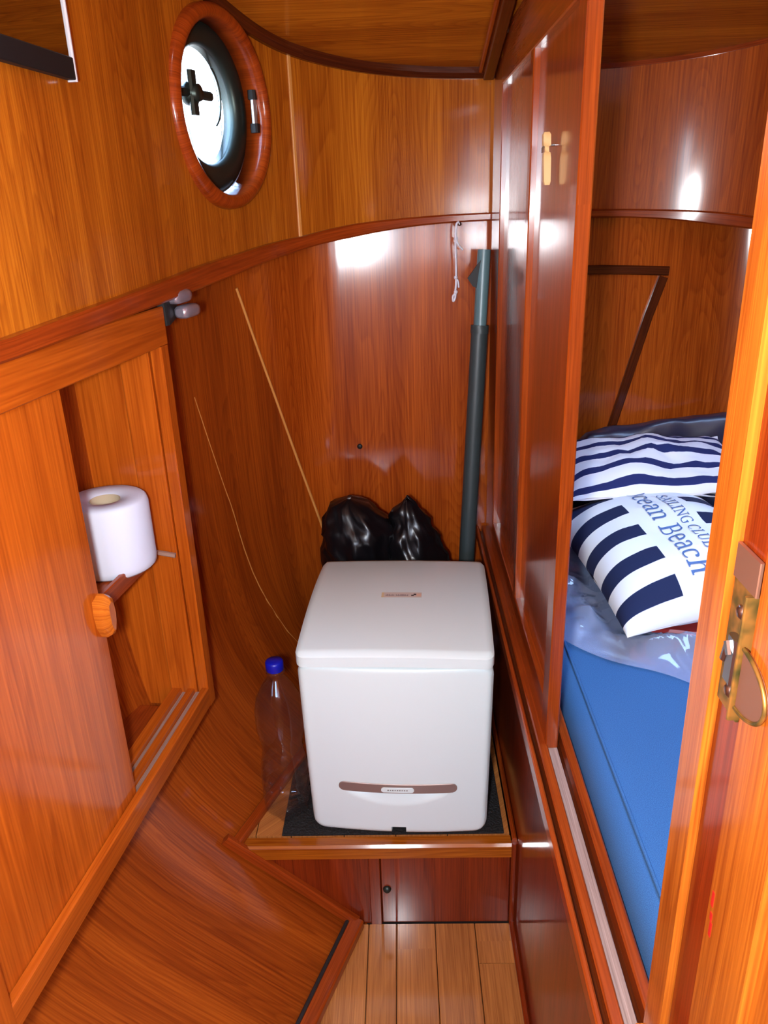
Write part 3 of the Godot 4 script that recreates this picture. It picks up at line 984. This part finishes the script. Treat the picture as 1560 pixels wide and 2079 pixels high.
# ---------------------------------------------------------------- loose things
# plate with rounded corners and a rolled edge: x, y in its own plane, out = towards the viewer
func cushion(w: float, h: float, corner: float, roll: float, thick: float, n: int, at: Callable, out: Callable, skip := Rect2()) -> SurfaceTool:
	var st := begin()
	var rows := []
	var uvs := []
	var edge_rows := []
	for j in n + 1:
		var r := []
		var u := []
		for i in n + 1:
			var p := Vector2(lerpf(-w / 2, w / 2, float(i) / n), lerpf(-h / 2, h / 2, float(j) / n))
			var inner := Vector2(clampf(p.x, -w / 2 + corner, w / 2 - corner), clampf(p.y, -h / 2 + corner, h / 2 - corner))
			var away := p - inner
			if away.length() > corner:
				p = inner + away.normalized() * corner
			var inside: float
			if away.x != 0 and away.y != 0:
				inside = corner - minf(away.length(), corner)
			else:
				inside = minf(w / 2 - absf(p.x), h / 2 - absf(p.y))
			var k := clampf(1.0 - inside / roll, 0, 1)
			var z: float = out.call(p) - roll * (1.0 - sqrt(maxf(0.0, 1.0 - k * k)))
			r.append(at.call(Vector3(p.x, p.y, z)))
			u.append(p)
		rows.append(r)
		uvs.append(u)
	for j in n:
		for i in n:
			var m: Vector2 = (uvs[j][i] + uvs[j + 1][i + 1]) / 2
			if skip.has_area() and skip.has_point(m):
				continue
			quad(st, rows[j][i], rows[j][i + 1], rows[j + 1][i + 1], rows[j + 1][i], uvs[j][i], uvs[j][i + 1], uvs[j + 1][i + 1], uvs[j + 1][i], 1)
	var ring := []
	for i in n:
		ring.append([0, i])
	for j in n:
		ring.append([j, n])
	for i in n:
		ring.append([n, n - i])
	for j in n:
		ring.append([n - j, 0])
	for k in ring.size():
		var a: Array = ring[k]
		var b: Array = ring[(k + 1) % ring.size()]
		var ua: Vector2 = uvs[a[0]][a[1]]
		var ub: Vector2 = uvs[b[0]][b[1]]
		if skip.has_area() and skip.has_point((ua + ub) / 2 + Vector2(0, .001)):
			continue
		var za: float = out.call(ua) - thick
		var zb: float = out.call(ub) - thick
		quad(st, at.call(Vector3(ua.x, ua.y, za)), at.call(Vector3(ub.x, ub.y, zb)), rows[b[0]][b[1]], rows[a[0]][a[1]], ua, ub, ub, ua, 2)
	return st

func build_fridge() -> void:
	var base := Vector3(-.024, STEP + .0045, -1.028)
	var turn := Basis(Vector3.UP, deg_to_rad(-3.0))
	var put := func(p: Vector3) -> Vector3: return base + turn * p
	var t := thing("mini_fridge", "small white plastic fridge with silver handle strip standing on the step", "fridge", base)
	var H := .339
	# body shell behind the door
	var st := begin()
	var loops := []
	for y in [0.004, .012, .16, H - .002]:
		var loop := []
		var inset: float = .006 if y < .01 else .0
		for q in rect(.298 - inset, .30 - inset, .02):
			loop.append(put.call(Vector3(q.x, y, -.185 - q.y)))
		loops.append(loop)
	loft(st, loops)
	part("body", st, M.white, t)
	# door, slightly bowed, with the grip hollow under the silver strip
	var door_at := func(p: Vector3) -> Vector3:
		var taper := 1.0 + (p.y / H) * .048
		return put.call(Vector3(p.x * taper, p.y + H / 2, p.z - .012))
	var y_strip := .096 - H / 2
	var door_out := func(p: Vector2) -> float:
		var z := .010 * (1.0 - pow(absf(p.x) / .155, 2.0)) + .003 * (1.0 - pow(absf(p.y) / (H / 2), 2.0))
		var half := .092
		if absf(p.x) < half:
			var depth := .030 * (1.0 - pow(p.x / half, 2.0))
			var d := y_strip - p.y
			if d > -.004 and d < depth:
				z -= .011 * (1.0 - d / maxf(depth, .001)) * smoothstep(0.0, .25, 1.0 - absf(p.x) / half) * clampf((d + .004) / .003, 0, 1)
		return z
	var dr := part("fridge_door", cushion(.309, H, .022, .011, .045, 96, door_at, door_out, Rect2(-.0125, -H / 2 - .01, .025, .0265)), M.white, t)
	# silver grip strip and its badge
	var strip := func(w: float, h: float, z: float, y: float) -> SurfaceTool:
		var s2 := begin()
		var cols := []
		for k in 41:
			var x := -cos(PI * k / 40.0) * w / 2
			var over := maxf(0.0, absf(x) - (w / 2 - h / 2))
			cols.append([x, sqrt(maxf(0.0, h * h / 4 - over * over))])
		var on := func(x: float, yy: float, lift: float) -> Vector3:
			var bow := .010 * (1.0 - pow(absf(x) / .155, 2.0)) + .003
			return door_at.call(Vector3(x, yy + y - .0016 * (1.0 - pow(x / .10, 2.0)), bow + lift))
		for k in 40:
			var c0: Array = cols[k]
			var c1: Array = cols[k + 1]
			var o := Vector2.ZERO
			quad(s2, on.call(c0[0], -c0[1] * .92, z), on.call(c1[0], -c1[1] * .92, z), on.call(c1[0], c1[1] * .92, z), on.call(c0[0], c0[1] * .92, z), o, o, o, o, 1)
			for sg in [-1.0, 1.0]:
				quad(s2, on.call(c0[0], c0[1] * sg, z - .0008), on.call(c1[0], c1[1] * sg, z - .0008), on.call(c1[0], c1[1] * .92 * sg, z), on.call(c0[0], c0[1] * .92 * sg, z), o, o, o, o, 2)
				quad(s2, on.call(c0[0], c0[1] * sg, -.004), on.call(c1[0], c1[1] * sg, -.004), on.call(c1[0], c1[1] * sg, z - .0008), on.call(c0[0], c0[1] * sg, z - .0008), o, o, o, o, 3)
		return s2
	part("grip_strip", strip.call(.202, .0190, .0012, y_strip + .008), M.satin, dr, "brushed silver grip strip")
	part("badge", strip.call(.056, .010, .0026, y_strip + .0065), M.white, dr, "small raised maker's badge")
	var marks := begin()
	var rng := RandomNumberGenerator.new()
	rng.seed = 4
	for k in 9:
		var x := -.016 + k * .004
		var hh := rng.randf_range(.0012, .0022)
		var c0: Vector3 = door_at.call(Vector3(x, y_strip + .0052, .0157))
		bar(marks, c0 - Vector3(.0012, 0, 0), c0 + Vector3(.0012, 0, 0), hh, .0003, Vector3.UP, .0001)
	part("badge_print", marks, plain(Color(.42, .42, .40), .6), dr)
	# lid, domed
	var lid_at := func(p: Vector3) -> Vector3: return put.call(Vector3(p.x, H + .0008 + .0225 + p.z, -.1715 - p.y))
	var lid_out := func(p: Vector2) -> float:
		return .014 * (1.0 - pow(absf(p.y) / .172, 2.0)) + .003 * (1.0 - pow(absf(p.x) / .162, 2.0))
	# p.y runs from the front (-) to the back (+): keep the winding by mirroring x
	var lid_flip := func(p: Vector3) -> Vector3: return lid_at.call(Vector3(p.x, p.y, p.z))
	var lid := part("lid", cushion(.3145, .344, .016, .006, .0235, 48, lid_flip, lid_out), M.white, t)
	var sk := begin()
	var sp := func(x: float, y: float) -> Vector3: return lid_flip.call(Vector3(x, y, lid_out.call(Vector2(x, y)) + .0006))
	for k in 6:
		var xa := .004 - .034 + k * .0117
		quad(sk, sp.call(xa, -.012), sp.call(xa + .0117, -.012), sp.call(xa + .0117, .006), sp.call(xa, .006), Vector2(k / 6.0, 1), Vector2((k + 1) / 6.0, 1), Vector2((k + 1) / 6.0, 0), Vector2(k / 6.0, 0), 1)
	var im := Image.create(140, 32, false, Image.FORMAT_RGB8)
	im.fill(Color(.80, .76, .72))
	im.fill_rect(Rect2i(0, 0, 8, 32), Color(.84, .76, .58))
	var rg := RandomNumberGenerator.new()
	rg.seed = 9
	for k in 20:
		var x := 14 + k * 4
		if k == 8:
			continue
		var hh := rg.randi_range(5, 10)
		im.fill_rect(Rect2i(x, 18 - hh / 2, 3, hh), Color(.50, .44, .44))
	im.fill_rect(Rect2i(104, 15, 9, 8), Color(.18, .14, .14))
	im.fill_rect(Rect2i(112, 8, 9, 9), Color(.18, .14, .14))
	im.fill_rect(Rect2i(122, 8, 16, 16), Color(.86, .72, .62))
	var sm := plain(Color.WHITE, .5)
	sm.albedo_texture = ImageTexture.create_from_image(im)
	part("sticker", sk, sm, lid, "small cream printed sticker")

func build_bottle() -> void:
	var b := Vector3(-.226, STEP + .001, -1.100)
	var t := thing("plastic_bottle", "empty clear plastic bottle with a blue cap beside the fridge", "bottle", b)
	var st := begin()
	lathe(st, b, [[.0, .012], [.014, .008], [.028, .001], [.036, .002], [.041, .012], [.0425, .03], [.0425, .050], [.0405, .054], [.0425, .058], [.0425, .070], [.0405, .074], [.0425, .078], [.0425, .090], [.0405, .094], [.0425, .099], [.0395, .115], [.036, .135], [.0355, .150], [.040, .172], [.0425, .186], [.0415, .194], [.0425, .202], [.042, .222], [.037, .246], [.026, .268], [.0165, .283], [.0135, .289], [.0135, .293], [.0165, .294], [.0165, .297], [.0132, .298], [.0132, .312]], 40, Vector3.UP, 5, .22, .035)
	part("bottle_wall", st, M.clear, t)
	st = begin()
	lathe(st, b, [[.0, .3155], [.0135, .3155], [.0152, .313], [.0152, .299], [.0145, .298], [.0, .298]], 28)
	part("cap", st, plain(Color(.01, .08, .62), .35), t, "blue screw cap")

func build_mat() -> void:
	single("rubber_mat", box_mesh(Vector3(-.229, STEP, -1.50), Vector3(.158, STEP + .0042, -1.034), 2, .0012), M.mat, "dark grey ribbed mat under the white fridge", "mat")

func build_rubbish_bag() -> void:
	var n1 := FastNoiseLite.new()
	n1.seed = 3
	n1.frequency = 14.0
	n1.fractal_type = FastNoiseLite.FRACTAL_RIDGED
	n1.fractal_octaves = 3
	var st := begin()
	# two gathered tops grow out of one bag: each a stack of wrinkled rings
	for lobe in [[-.098, .652, .074, .3], [.014, .655, .080, 1.7]]:
		var rows := []
		var uvs := []
		var left: bool = lobe[0] < -.05
		for i in 33:
			var f := i / 32.0
			var y := lerpf(STEP + .006, lobe[1], f)
			var rad := 1.0
			if left:
				rad = 1.0 if f < .84 else sqrt(maxf(0.0, 1.0 - pow((f - .84) / .16, 1.3))) * .8 + .2 * (1.0 - (f - .84) / .16)
			else:
				rad = 1.0 if f < .64 else pow(maxf(0.0, 1.0 - (f - .64) / .36), .75)
			var shift := -.016 * smoothstep(.84, 1.0, f) if left else -.010 * smoothstep(.6, 1.0, f)
			var r := []
			var u := []
			for k in 65:
				var a := TAU * k / 64
				var p := Vector3(lobe[0] + shift + cos(a) * lobe[2] * (rad * .94 + .04), y, -1.470 + sin(a) * .062 * (rad * .85 + .12))
				var w := n1.get_noise_3d(p.x + lobe[3], p.y * 1.3, p.z)
				var dir := Vector3(cos(a), .25, sin(a))
				p += dir * w * .013 * (1.0 if i > 0 else 0.0)
				p.z = maxf(p.z, -1.54)
				p.x = maxf(p.x, port_x(p.z, p.y) + .006)
				r.append(p)
				u.append(Vector2(k / 64.0, f))
			rows.append(r)
			uvs.append(u)
		sheet(st, rows, uvs, 1, true)
		var top: Array = rows[-1]
		face(st, top.slice(0, 64), uvs[-1].slice(0, 64))
	single("rubbish_bag", st, M.binbag, "crumpled black plastic rubbish bag behind the fridge", "bag")

func build_pole() -> void:
	var t := thing("boat_pole", "dark grey pole leaning in the stern corner behind the fridge", "pole", Vector3(.112, STEP, -1.50))
	var a := Vector3(.118, STEP + .012, -1.520)
	var b := Vector3(.158, .965, -1.578)
	var c := Vector3(.1665, 1.118, -1.592)
	var st := begin()
	tube(st, [a, b], .0170, 18)
	part("shaft", st, M.polegrey, t)
	st = begin()
	tube(st, [b - (b - a).normalized() * .012, b + (c - b) * .5, c], .0130, 18)
	part("head", st, M.polelight, t, "lighter blue-grey head")
	st = begin()
	tube(st, [b - (c - b).normalized() * .006, b + (c - b).normalized() * .010], .0182, 18)
	part("collar", st, M.polegrey, t)
	st = begin()
	var h := b.lerp(c, .64)
	var l0 := [h + Vector3(-.004, .038, 0), h + Vector3(-.030, .003, 0), h + Vector3(-.020, -.012, 0), h + Vector3(-.004, -.020, 0)]
	var l1 := []
	for p in l0:
		l1.append(p + Vector3(0, 0, .008))
	loft(st, [l1, l0])
	part("fin", st, M.black, t, "black pointed hook fin")
	part("foot_cap", _cap(a), M.black, t)

func _cap(a: Vector3) -> SurfaceTool:
	var st := begin()
	lathe(st, Vector3(a.x, STEP, a.z), [[.0, 0], [.014, 0], [.016, .003], [.016, .010], [.0, .012]], 18)
	return st

func build_string() -> void:
	var t := thing("hanging_string", "short white knotted string hanging from the stern ledge", "string", Vector3(.117, 1.17, -1.61))
	var z := -1.606
	var st := begin()
	tube(st, spline([Vector3(.119, 1.166, z - .004), Vector3(.116, 1.170, z + .003), Vector3(.112, 1.162, z + .004), Vector3(.111, 1.13, z), Vector3(.1125, 1.09, z - .004), Vector3(.113, 1.055, z - .006), Vector3(.1105, 1.036, z - .006), Vector3(.1065, 1.029, z - .006), Vector3(.1070, 1.020, z - .006), Vector3(.1105, 1.024, z - .006), Vector3(.1125, 1.036, z - .006)], 6), .0021, 8, Vector3.BACK)
	part("cord", st, M.string, t)
	st = begin()
	tube(st, spline([Vector3(.1125, 1.140, z), Vector3(.117, 1.128, z), Vector3(.126, 1.118, z - .004)], 6), .0017, 8, Vector3.BACK)
	part("loose_end", st, M.string, t)
	st = begin()
	tube(st, spline([Vector3(.1125, 1.065, z - .006), Vector3(.117, 1.058, z - .006), Vector3(.1185, 1.046, z - .006)], 6), .0017, 8, Vector3.BACK)
	part("loose_end", st, M.string, t)
	for y in [1.139, 1.066, 1.038]:
		st = begin()
		lathe(st, Vector3(.1122, y - .004, z - .004), [[.0, 0], [.003, .001], [.0042, .004], [.003, .007], [.0, .008]], 10)
		part("knot", st, M.string, t)
	st = begin()
	lathe(st, Vector3(.119, 1.1665, -1.624), [[.0, 0], [.0012, 0], [.0012, .016], [.004, .016], [.004, .0185], [.0, .019]], 10, Vector3.BACK)
	part("pin", st, M.steel, t)

func build_plug() -> void:
	var s := 1.52
	var best := 9.0
	for k in 100:
		var q := hull_at(1.2 + k * .008, .71)
		if absf(q.x / -q.z + .0575) < best:
			best = absf(q.x / -q.z + .0575)
			s = 1.2 + k * .008
	var p := hull_at(s, .713)
	var st := begin()
	lathe(st, p, [[.0, .003], [.004, .003], [.006, .001], [.006, -.002], [.0, -.002]], 16, hull_normal(s, .713))
	single("hole_plug", st, M.black, "tiny round black plug in the stern panel", "plug")

# ---- the berth
func pillow_point(c: Vector3, s: Vector3, t: Vector3, hs: float, ht: float, thick: float, u: float, v: float, side: float, wr: FastNoiseLite, amp := .010) -> Vector3:
	var n := s.cross(t).normalized()
	if n.y < 0:
		n = -n
	var pu := u * (1.0 - .09 * (1.0 - u * u) * 0.0 - .07 * (1.0 - v * v) * absf(u))
	var pv := v * (1.0 - .07 * (1.0 - u * u) * absf(v))
	var h := thick * pow(maxf(0.0, 1.0 - pow(absf(u), 2.6)), .55) * pow(maxf(0.0, 1.0 - pow(absf(v), 2.6)), .55)
	var p := c + s * (pu * hs) + t * (pv * ht) + n * (h * side)
	var edge := (1.0 - absf(u)) * (1.0 - absf(v))
	return p + n * wr.get_noise_3d(p.x, p.y * .5, p.z) * amp * side * (0.35 + edge)

func pillow(c: Vector3, s: Vector3, t: Vector3, hs: float, ht: float, thick: float, wr: FastNoiseLite, n := 40, amp := .010) -> SurfaceTool:
	var st := begin()
	for side in [1.0, -1.0]:
		var rows := []
		var uvs := []
		for j in n + 1:
			var r := []
			var u := []
			for i in n + 1:
				# finer steps near the seam
				var a := sin((float(i) / n - .5) * PI)
				var b := sin((float(j) / n - .5) * PI)
				r.append(pillow_point(c, s, t, hs, ht, thick if side > 0 else thick * .55, a, b, side, wr, amp))
				u.append(Vector2(a * .5 + .5, b * .5 + .5))
			rows.append(r)
			uvs.append(u)
		sheet(st, rows, uvs, 1, side < 0)
	return st

func port_x(z: float, y: float) -> float:
	for k in 60:
		var p := hull_at(.9 + k * .018, y)
		if p.z <= z:
			return p.x
	return .1

func hull_line(z: float) -> float:      # port hull at mattress height
	for k in 200:
		var p := hull_at(k * .01, .42)
		if p.z <= z:
			return p.x
	return 0.0

func wrinkle(seed_: int, freq: float) -> FastNoiseLite:
	var n := FastNoiseLite.new()
	n.seed = seed_
	n.frequency = freq
	n.fractal_octaves = 3
	return n

func cloth(tex: Texture2D) -> StandardMaterial3D:
	var m := plain(Color.WHITE, .9)
	m.albedo_texture = tex
	return m

func build_berth() -> void:
	# mattress on its base
	var mt := thing("berth_mattress", "blue fabric berth mattress with piped edge behind the track", "mattress", Vector3(.5, .4, -1.0))
	var st := begin()
	var prof := []
	for q in [[.2205, .44], [.2195, .50], [.2215, .525], [.229, .542], [.242, .551], [.26, .5545]]:
		prof.append(Vector2(q[0], q[1]))
	var rows := []
	var uvs := []
	var wr := wrinkle(8, 5.0)
	for i in 31:
		var z := lerpf(-1.60, -.475, i / 30.0)
		var r := []
		var u := []
		for p in prof:
			r.append(Vector3(p.x, p.y, z))
			u.append(Vector2(p.x + p.y, z))
		var far := 2 * MID - hull_line(z) - .03
		for k in 20:
			var x := lerpf(.285, far, k / 19.0)
			r.append(Vector3(x, .555 + .004 * wr.get_noise_2d(x, z), z))
			u.append(Vector2(x + .555, z))
		rows.append(r)
		uvs.append(u)
	sheet(st, rows, uvs, 1)
	part("cover", st, M.bluecloth, mt)
	for q in [Vector2(.2475, .5535)]:
		st = begin()
		tube(st, [Vector3(q.x, q.y, -.475), Vector3(q.x, q.y, -1.60)], .0024, 8)
		part("piping", st, M.bluecloth, mt)
	part("base_board", box_mesh(Vector3(.2205, .40, -1.55), Vector3(.60, .44, -.475), 2), M.trim, mt)
	# hatch battens on the hull lining
	var hb := thing("hatch_frame", "dark wooden batten frame of a hatch on the berth's hull lining", "hatch", Vector3(.45, .8, -1.64))
	var on := func(s: float, y: float) -> Vector3: return hull_at(s, y) + hull_normal(s, y) * .004
	st = begin()
	sweep(st, rect(.018, .010, .002), frames_of([on.call(2.03, 1.071), on.call(2.10, 1.070), on.call(2.16, 1.069), on.call(2.22, 1.067), on.call(2.30, 1.063)], Vector3.BACK), Vector2(.1, .1))
	part("batten", st, M.dark, hb)
	st = begin()
	sweep(st, rect(.018, .010, .002), frames_of([on.call(2.290, 1.052), on.call(2.265, .975), on.call(2.245, .90), on.call(2.205, .75), on.call(2.165, .60)], Vector3.BACK), Vector2(.2, .1))
	part("batten", st, M.dark, hb)
	# clear plastic sheet bunched under the pillows
	var fold := wrinkle(21, 6.5)
	fold.fractal_octaves = 3
	fold.fractal_type = FastNoiseLite.FRACTAL_RIDGED
	st = begin()
	rows = []
	uvs = []
	for i in 97:
		var f := i / 96.0
		var r := []
		var u := []
		for k in 97:
			var g := k / 96.0
			# f: back to front; g: left to right
			var left := Vector2(.236, lerpf(-1.42, -1.085, f))
			var right := Vector2(lerpf(.70, .62, f), lerpf(-1.40, -.70, f))
			var p := left.lerp(right, g)
			p.x += .012 * sin(f * 17.0) * (1 - g)
			p.y += .018 * sin(g * 11.0) * f
			var e := minf(minf(f, 1 - f), minf(g, 1 - g))
			var h := .004 + .006 * smoothstep(0.0, .35, e) + .042 * (fold.get_noise_2d(p.x, p.y) * .5 + .5) * smoothstep(0.0, .08, e)
			var under := smoothstep(.285, .32, p.x) * smoothstep(1.00, 1.05, -p.y)
			h = lerpf(h, minf(h, .026), under)
			r.append(Vector3(p.x, .5565 + h, p.y))
			u.append(p)
		rows.append(r)
		uvs.append(u)
	sheet(st, rows, uvs, 1)
	single("plastic_bag", st, M.plastic, "clear crumpled plastic bag spread under the striped pillows", "plastic bag")
	# pillow with stripes and lettering
	var im := Image.create(512, 512, false, Image.FORMAT_RGB8)
	var navy := Color(.055, .11, .27)
	im.fill(Color(.90, .91, .92))
	for k in 5:
		var v := int(512 * (.115 + k * .185))
		im.fill_rect(Rect2i(0, v, 172, 46), navy)
		im.fill_rect(Rect2i(352, v, 160, 46), navy)
	var c := Vector3(.436, .642, -1.185)
	var s := Vector3(.985, .10, -.13).normalized()
	var t := Vector3(.14, -.10, .97).normalized()
	t = (t - s * t.dot(s)).normalized()
	var pw := wrinkle(2, 7.0)
	var lp := thing("striped_cushion", "plump navy and white striped cushion with lettering, lower of the two", "cushion", c + Vector3(0, -.06, 0))
	part("cover", pillow(c, s, t, .145, .19, .072, pw), cloth(ImageTexture.create_from_image(im)), lp)
	for line in [["SAILING CLUB", .028, .020, false], ["Ocean Beach", -.006, .034, true]]:
		var f := SystemFont.new()
		f.font_names = PackedStringArray(["Droid Serif"])
		f.font_italic = line[3]
		var tm := TextMesh.new()
		tm.text = line[0]
		tm.font = f
		tm.font_size = 40
		tm.pixel_size = line[2] / 29.0
		tm.depth = .0
		var arr: Array = tm.surface_get_arrays(0) if tm.get_surface_count() > 0 else []
		if arr.is_empty():
			continue
		var vs: PackedVector3Array = arr[Mesh.ARRAY_VERTEX]
		var idx = arr[Mesh.ARRAY_INDEX]
		var lt := begin()
		lt.set_smooth_group(-1)
		var order := []
		if idx != null and idx.size() > 0:
			order = Array(idx)
		else:
			order = range(vs.size())
		for q in order:
			var p := vs[q]
			var uu: float = (line[1] + p.y * 1.0) / .145
			var vv: float = (p.x * .98 + .005) / .19
			var w := pillow_point(c, s, t, .145, .19, .072, uu, vv, 1.0, pw)
			lt.set_uv(Vector2.ZERO)
			lt.add_vertex(w + s.cross(t).normalized() * (.0014 if s.cross(t).y > 0 else -.0014))
		part("lettering", lt, plain(Color(.30, .42, .62), .9), lp, "blue printed lettering")
	# folded striped pillow on top
	im = Image.create(512, 512, false, Image.FORMAT_RGB8)
	im.fill(Color(.92, .91, .93))
	for k in 5:
		im.fill_rect(Rect2i(0, int(512 * (.08 + k * .2)), 512, 38), Color(.10, .14, .36))
	var c2 := Vector3(.465, .728, -1.395)
	var s2 := Vector3(1, .03, .05).normalized()
	var t2 := Vector3(-.05, -.14, .98).normalized()
	t2 = (t2 - s2 * t2.dot(s2)).normalized()
	var up := thing("striped_cushion", "flatter white cushion with thin navy stripes, upper of the two", "cushion", c2 + Vector3(0, -.06, 0))
	part("cover", pillow(c2, s2, t2, .162, .120, .036, wrinkle(14, 8.0), 48, .022), cloth(ImageTexture.create_from_image(im)), up)
	# dark navy bedding in film at the back
	st = begin()
	rows = []
	uvs = []
	var nw := wrinkle(33, 6.0)
	for i in 33:
		var f := i / 32.0
		var r := []
		var u := []
		for k in 41:
			var a := PI * k / 40.0
			var x := lerpf(.325, .72, f)
			var hh := (.185 + .05 * f) * pow(clampf(f / .14, 0, 1), .5)
			var p := Vector3(x, .558 + pow(sin(a), .5) * hh, -1.570 + signf(cos(a)) * pow(absf(cos(a)), .5) * lerpf(.034, .028, f) + .03 * smoothstep(.6, 1.0, f))
			p += Vector3(0, 1, .5) * nw.get_noise_3d(p.x, p.y, p.z) * .02 * sin(a)
			r.append(p)
			u.append(Vector2(f, k / 40.0))
		rows.append(r)
		uvs.append(u)
	sheet(st, rows, uvs, 1, true)
	single("bedding_bundle", st, M.navy, "dark navy bedding bundle in film at the back of the berth", "bedding")
	# red and white cloth peeping out below the lower cushion
	st = begin()
	rows = []
	uvs = []
	for i in 17:
		var r := []
		var u := []
		for k in 17:
			var x := lerpf(.37, .60, i / 16.0)
			var z := lerpf(-1.16, -1.0, k / 16.0) + .05 * (i / 16.0 - .5)
			r.append(Vector3(x, .594 + .003 * fold.get_noise_2d(x * 1.4, z * 1.4) + .002 * sin(i * .5), z))
			u.append(Vector2(i / 16.0, k / 16.0))
		rows.append(r)
		uvs.append(u)
	var off := []
	for i in 17:
		var o := []
		for k in 17:
			o.append(Vector3(0, -.006, 0))
		off.append(o)
	slab(st, rows, uvs, off)
	im = Image.create(128, 128, false, Image.FORMAT_RGB8)
	im.fill(Color(.55, .12, .13))
	for k in 128:
		im.fill_rect(Rect2i(maxi(0, 44 + (k * 2) / 5 - 30), k, 34, 1), Color(.88, .88, .92))
	single("red_cloth", st, cloth(ImageTexture.create_from_image(im)), "red and white cloth peeping out under the lower cushion", "cloth")

func more_materials() -> void:
	M.white = plain(Color(.84, .905, .905), .33)
	M.redpaint = plain(Color(.72, .08, .02), .6)
	M.paper = plain(Color(.80, .83, .89), .95)
	M.pad = plain(Color(.66, .64, .70), .28, .7)
	M.satin = plain(Color(.60, .54, .52), .42, .6)
	M.pink_brass = plain(Color(.70, .50, .40), .45, .8)  # brass with a reflected pink put into its base colour
	M.clear = plain(Color(.20, .15, .17, .13), .04, 0.0, .6)
	M.clear.transparency = BaseMaterial3D.TRANSPARENCY_ALPHA
	M.plastic = plain(Color(.82, .84, .95, .26), .06)
	M.plastic.transparency = BaseMaterial3D.TRANSPARENCY_ALPHA
	M.mat = plain(Color(.085, .08, .075), .85)
	M.mat.normal_enabled = true
	M.mat.normal_texture = noise_tex(256, .08, 3, Color.BLACK, Color.WHITE, true, 6.0)
	M.mat.uv1_scale = Vector3(8, 8, 1)
	M.binbag = plain(Color(.045, .042, .055), .28, 0.0, .4)
	M.polegrey = plain(Color(.20, .245, .25), .45)
	M.polelight = plain(Color(.34, .46, .48), .35)
	M.string = plain(Color(.86, .86, .90), .9)
	M.bluecloth = plain(Color.WHITE, .95)
	M.bluecloth.albedo_texture = noise_tex(512, .25, 12, Color(.15, .32, .51), Color(.22, .41, .60))
	M.bluecloth.uv1_scale = Vector3(5, 5, 1)
	M.navy = plain(Color(.13, .12, .21), .5)
	M.navy.clearcoat_enabled = true
	M.navy.clearcoat = .5
	M.navy.clearcoat_roughness = .25

func _ready() -> void:
	# ------------------------------------------------ camera, sky, lights, exposure
	var cam := Camera3D.new()
	cam.name = "camera"
	cam.fov = 2.0 * rad_to_deg(atan(1039.5 / 1561.0))
	cam.near = .02
	cam.transform = Transform3D(Basis(Vector3(.9994, -.0321, -.0171).normalized(), Vector3(.0237, .9279, -.3721).normalized(), Vector3(.0278, .3714, .9281).normalized()).orthonormalized(), Vector3(0, EYE, 0))
	add_child(cam)
	cam.current = true
	var env := Environment.new()
	var sky := Sky.new()
	var day := ProceduralSkyMaterial.new()
	day.sky_top_color = Color(.62, .76, .95)
	day.sky_horizon_color = Color(.92, .96, 1.0)
	day.ground_bottom_color = Color(.45, .47, .48)
	day.ground_horizon_color = Color(.80, .84, .88)
	day.sky_energy_multiplier = 4.5
	day.ground_energy_multiplier = 4.0
	sky.sky_material = day
	env.background_mode = Environment.BG_SKY
	env.sky = sky
	env.tonemap_mode = Environment.TONE_MAPPER_LINEAR
	env.tonemap_exposure = 1.0
	env.sdfgi_enabled = true
	env.ssao_enabled = true
	env.ssil_enabled = true
	var we := WorldEnvironment.new()
	we.name = "environment"
	we.environment = env
	add_child(we)
	# the camera's own flash, to the upper left of the lens
	var flash := OmniLight3D.new()
	flash.name = "camera_flash"
	flash.position = Vector3(-.06, EYE - .02, .0)
	flash.light_color = Color(.97, .985, 1.0)
	flash.light_energy = 1.3
	flash.light_size = .025
	flash.omni_range = 12.0
	flash.omni_attenuation = 2.0
	flash.shadow_enabled = true
	add_child(flash)
	# ------------------------------------------------ the place
	make_materials()
	more_materials()
	lay_lines()
	build_shell()
	build_step()
	build_door_and_track()
	build_locker()
	build_post()
	build_porthole()
	build_mirror()
	build_fridge()
	build_berth()
	build_mat()
	build_bottle()
	build_rubbish_bag()
	build_pole()
	build_roll()
	build_latch()
	build_string()
	build_plug()
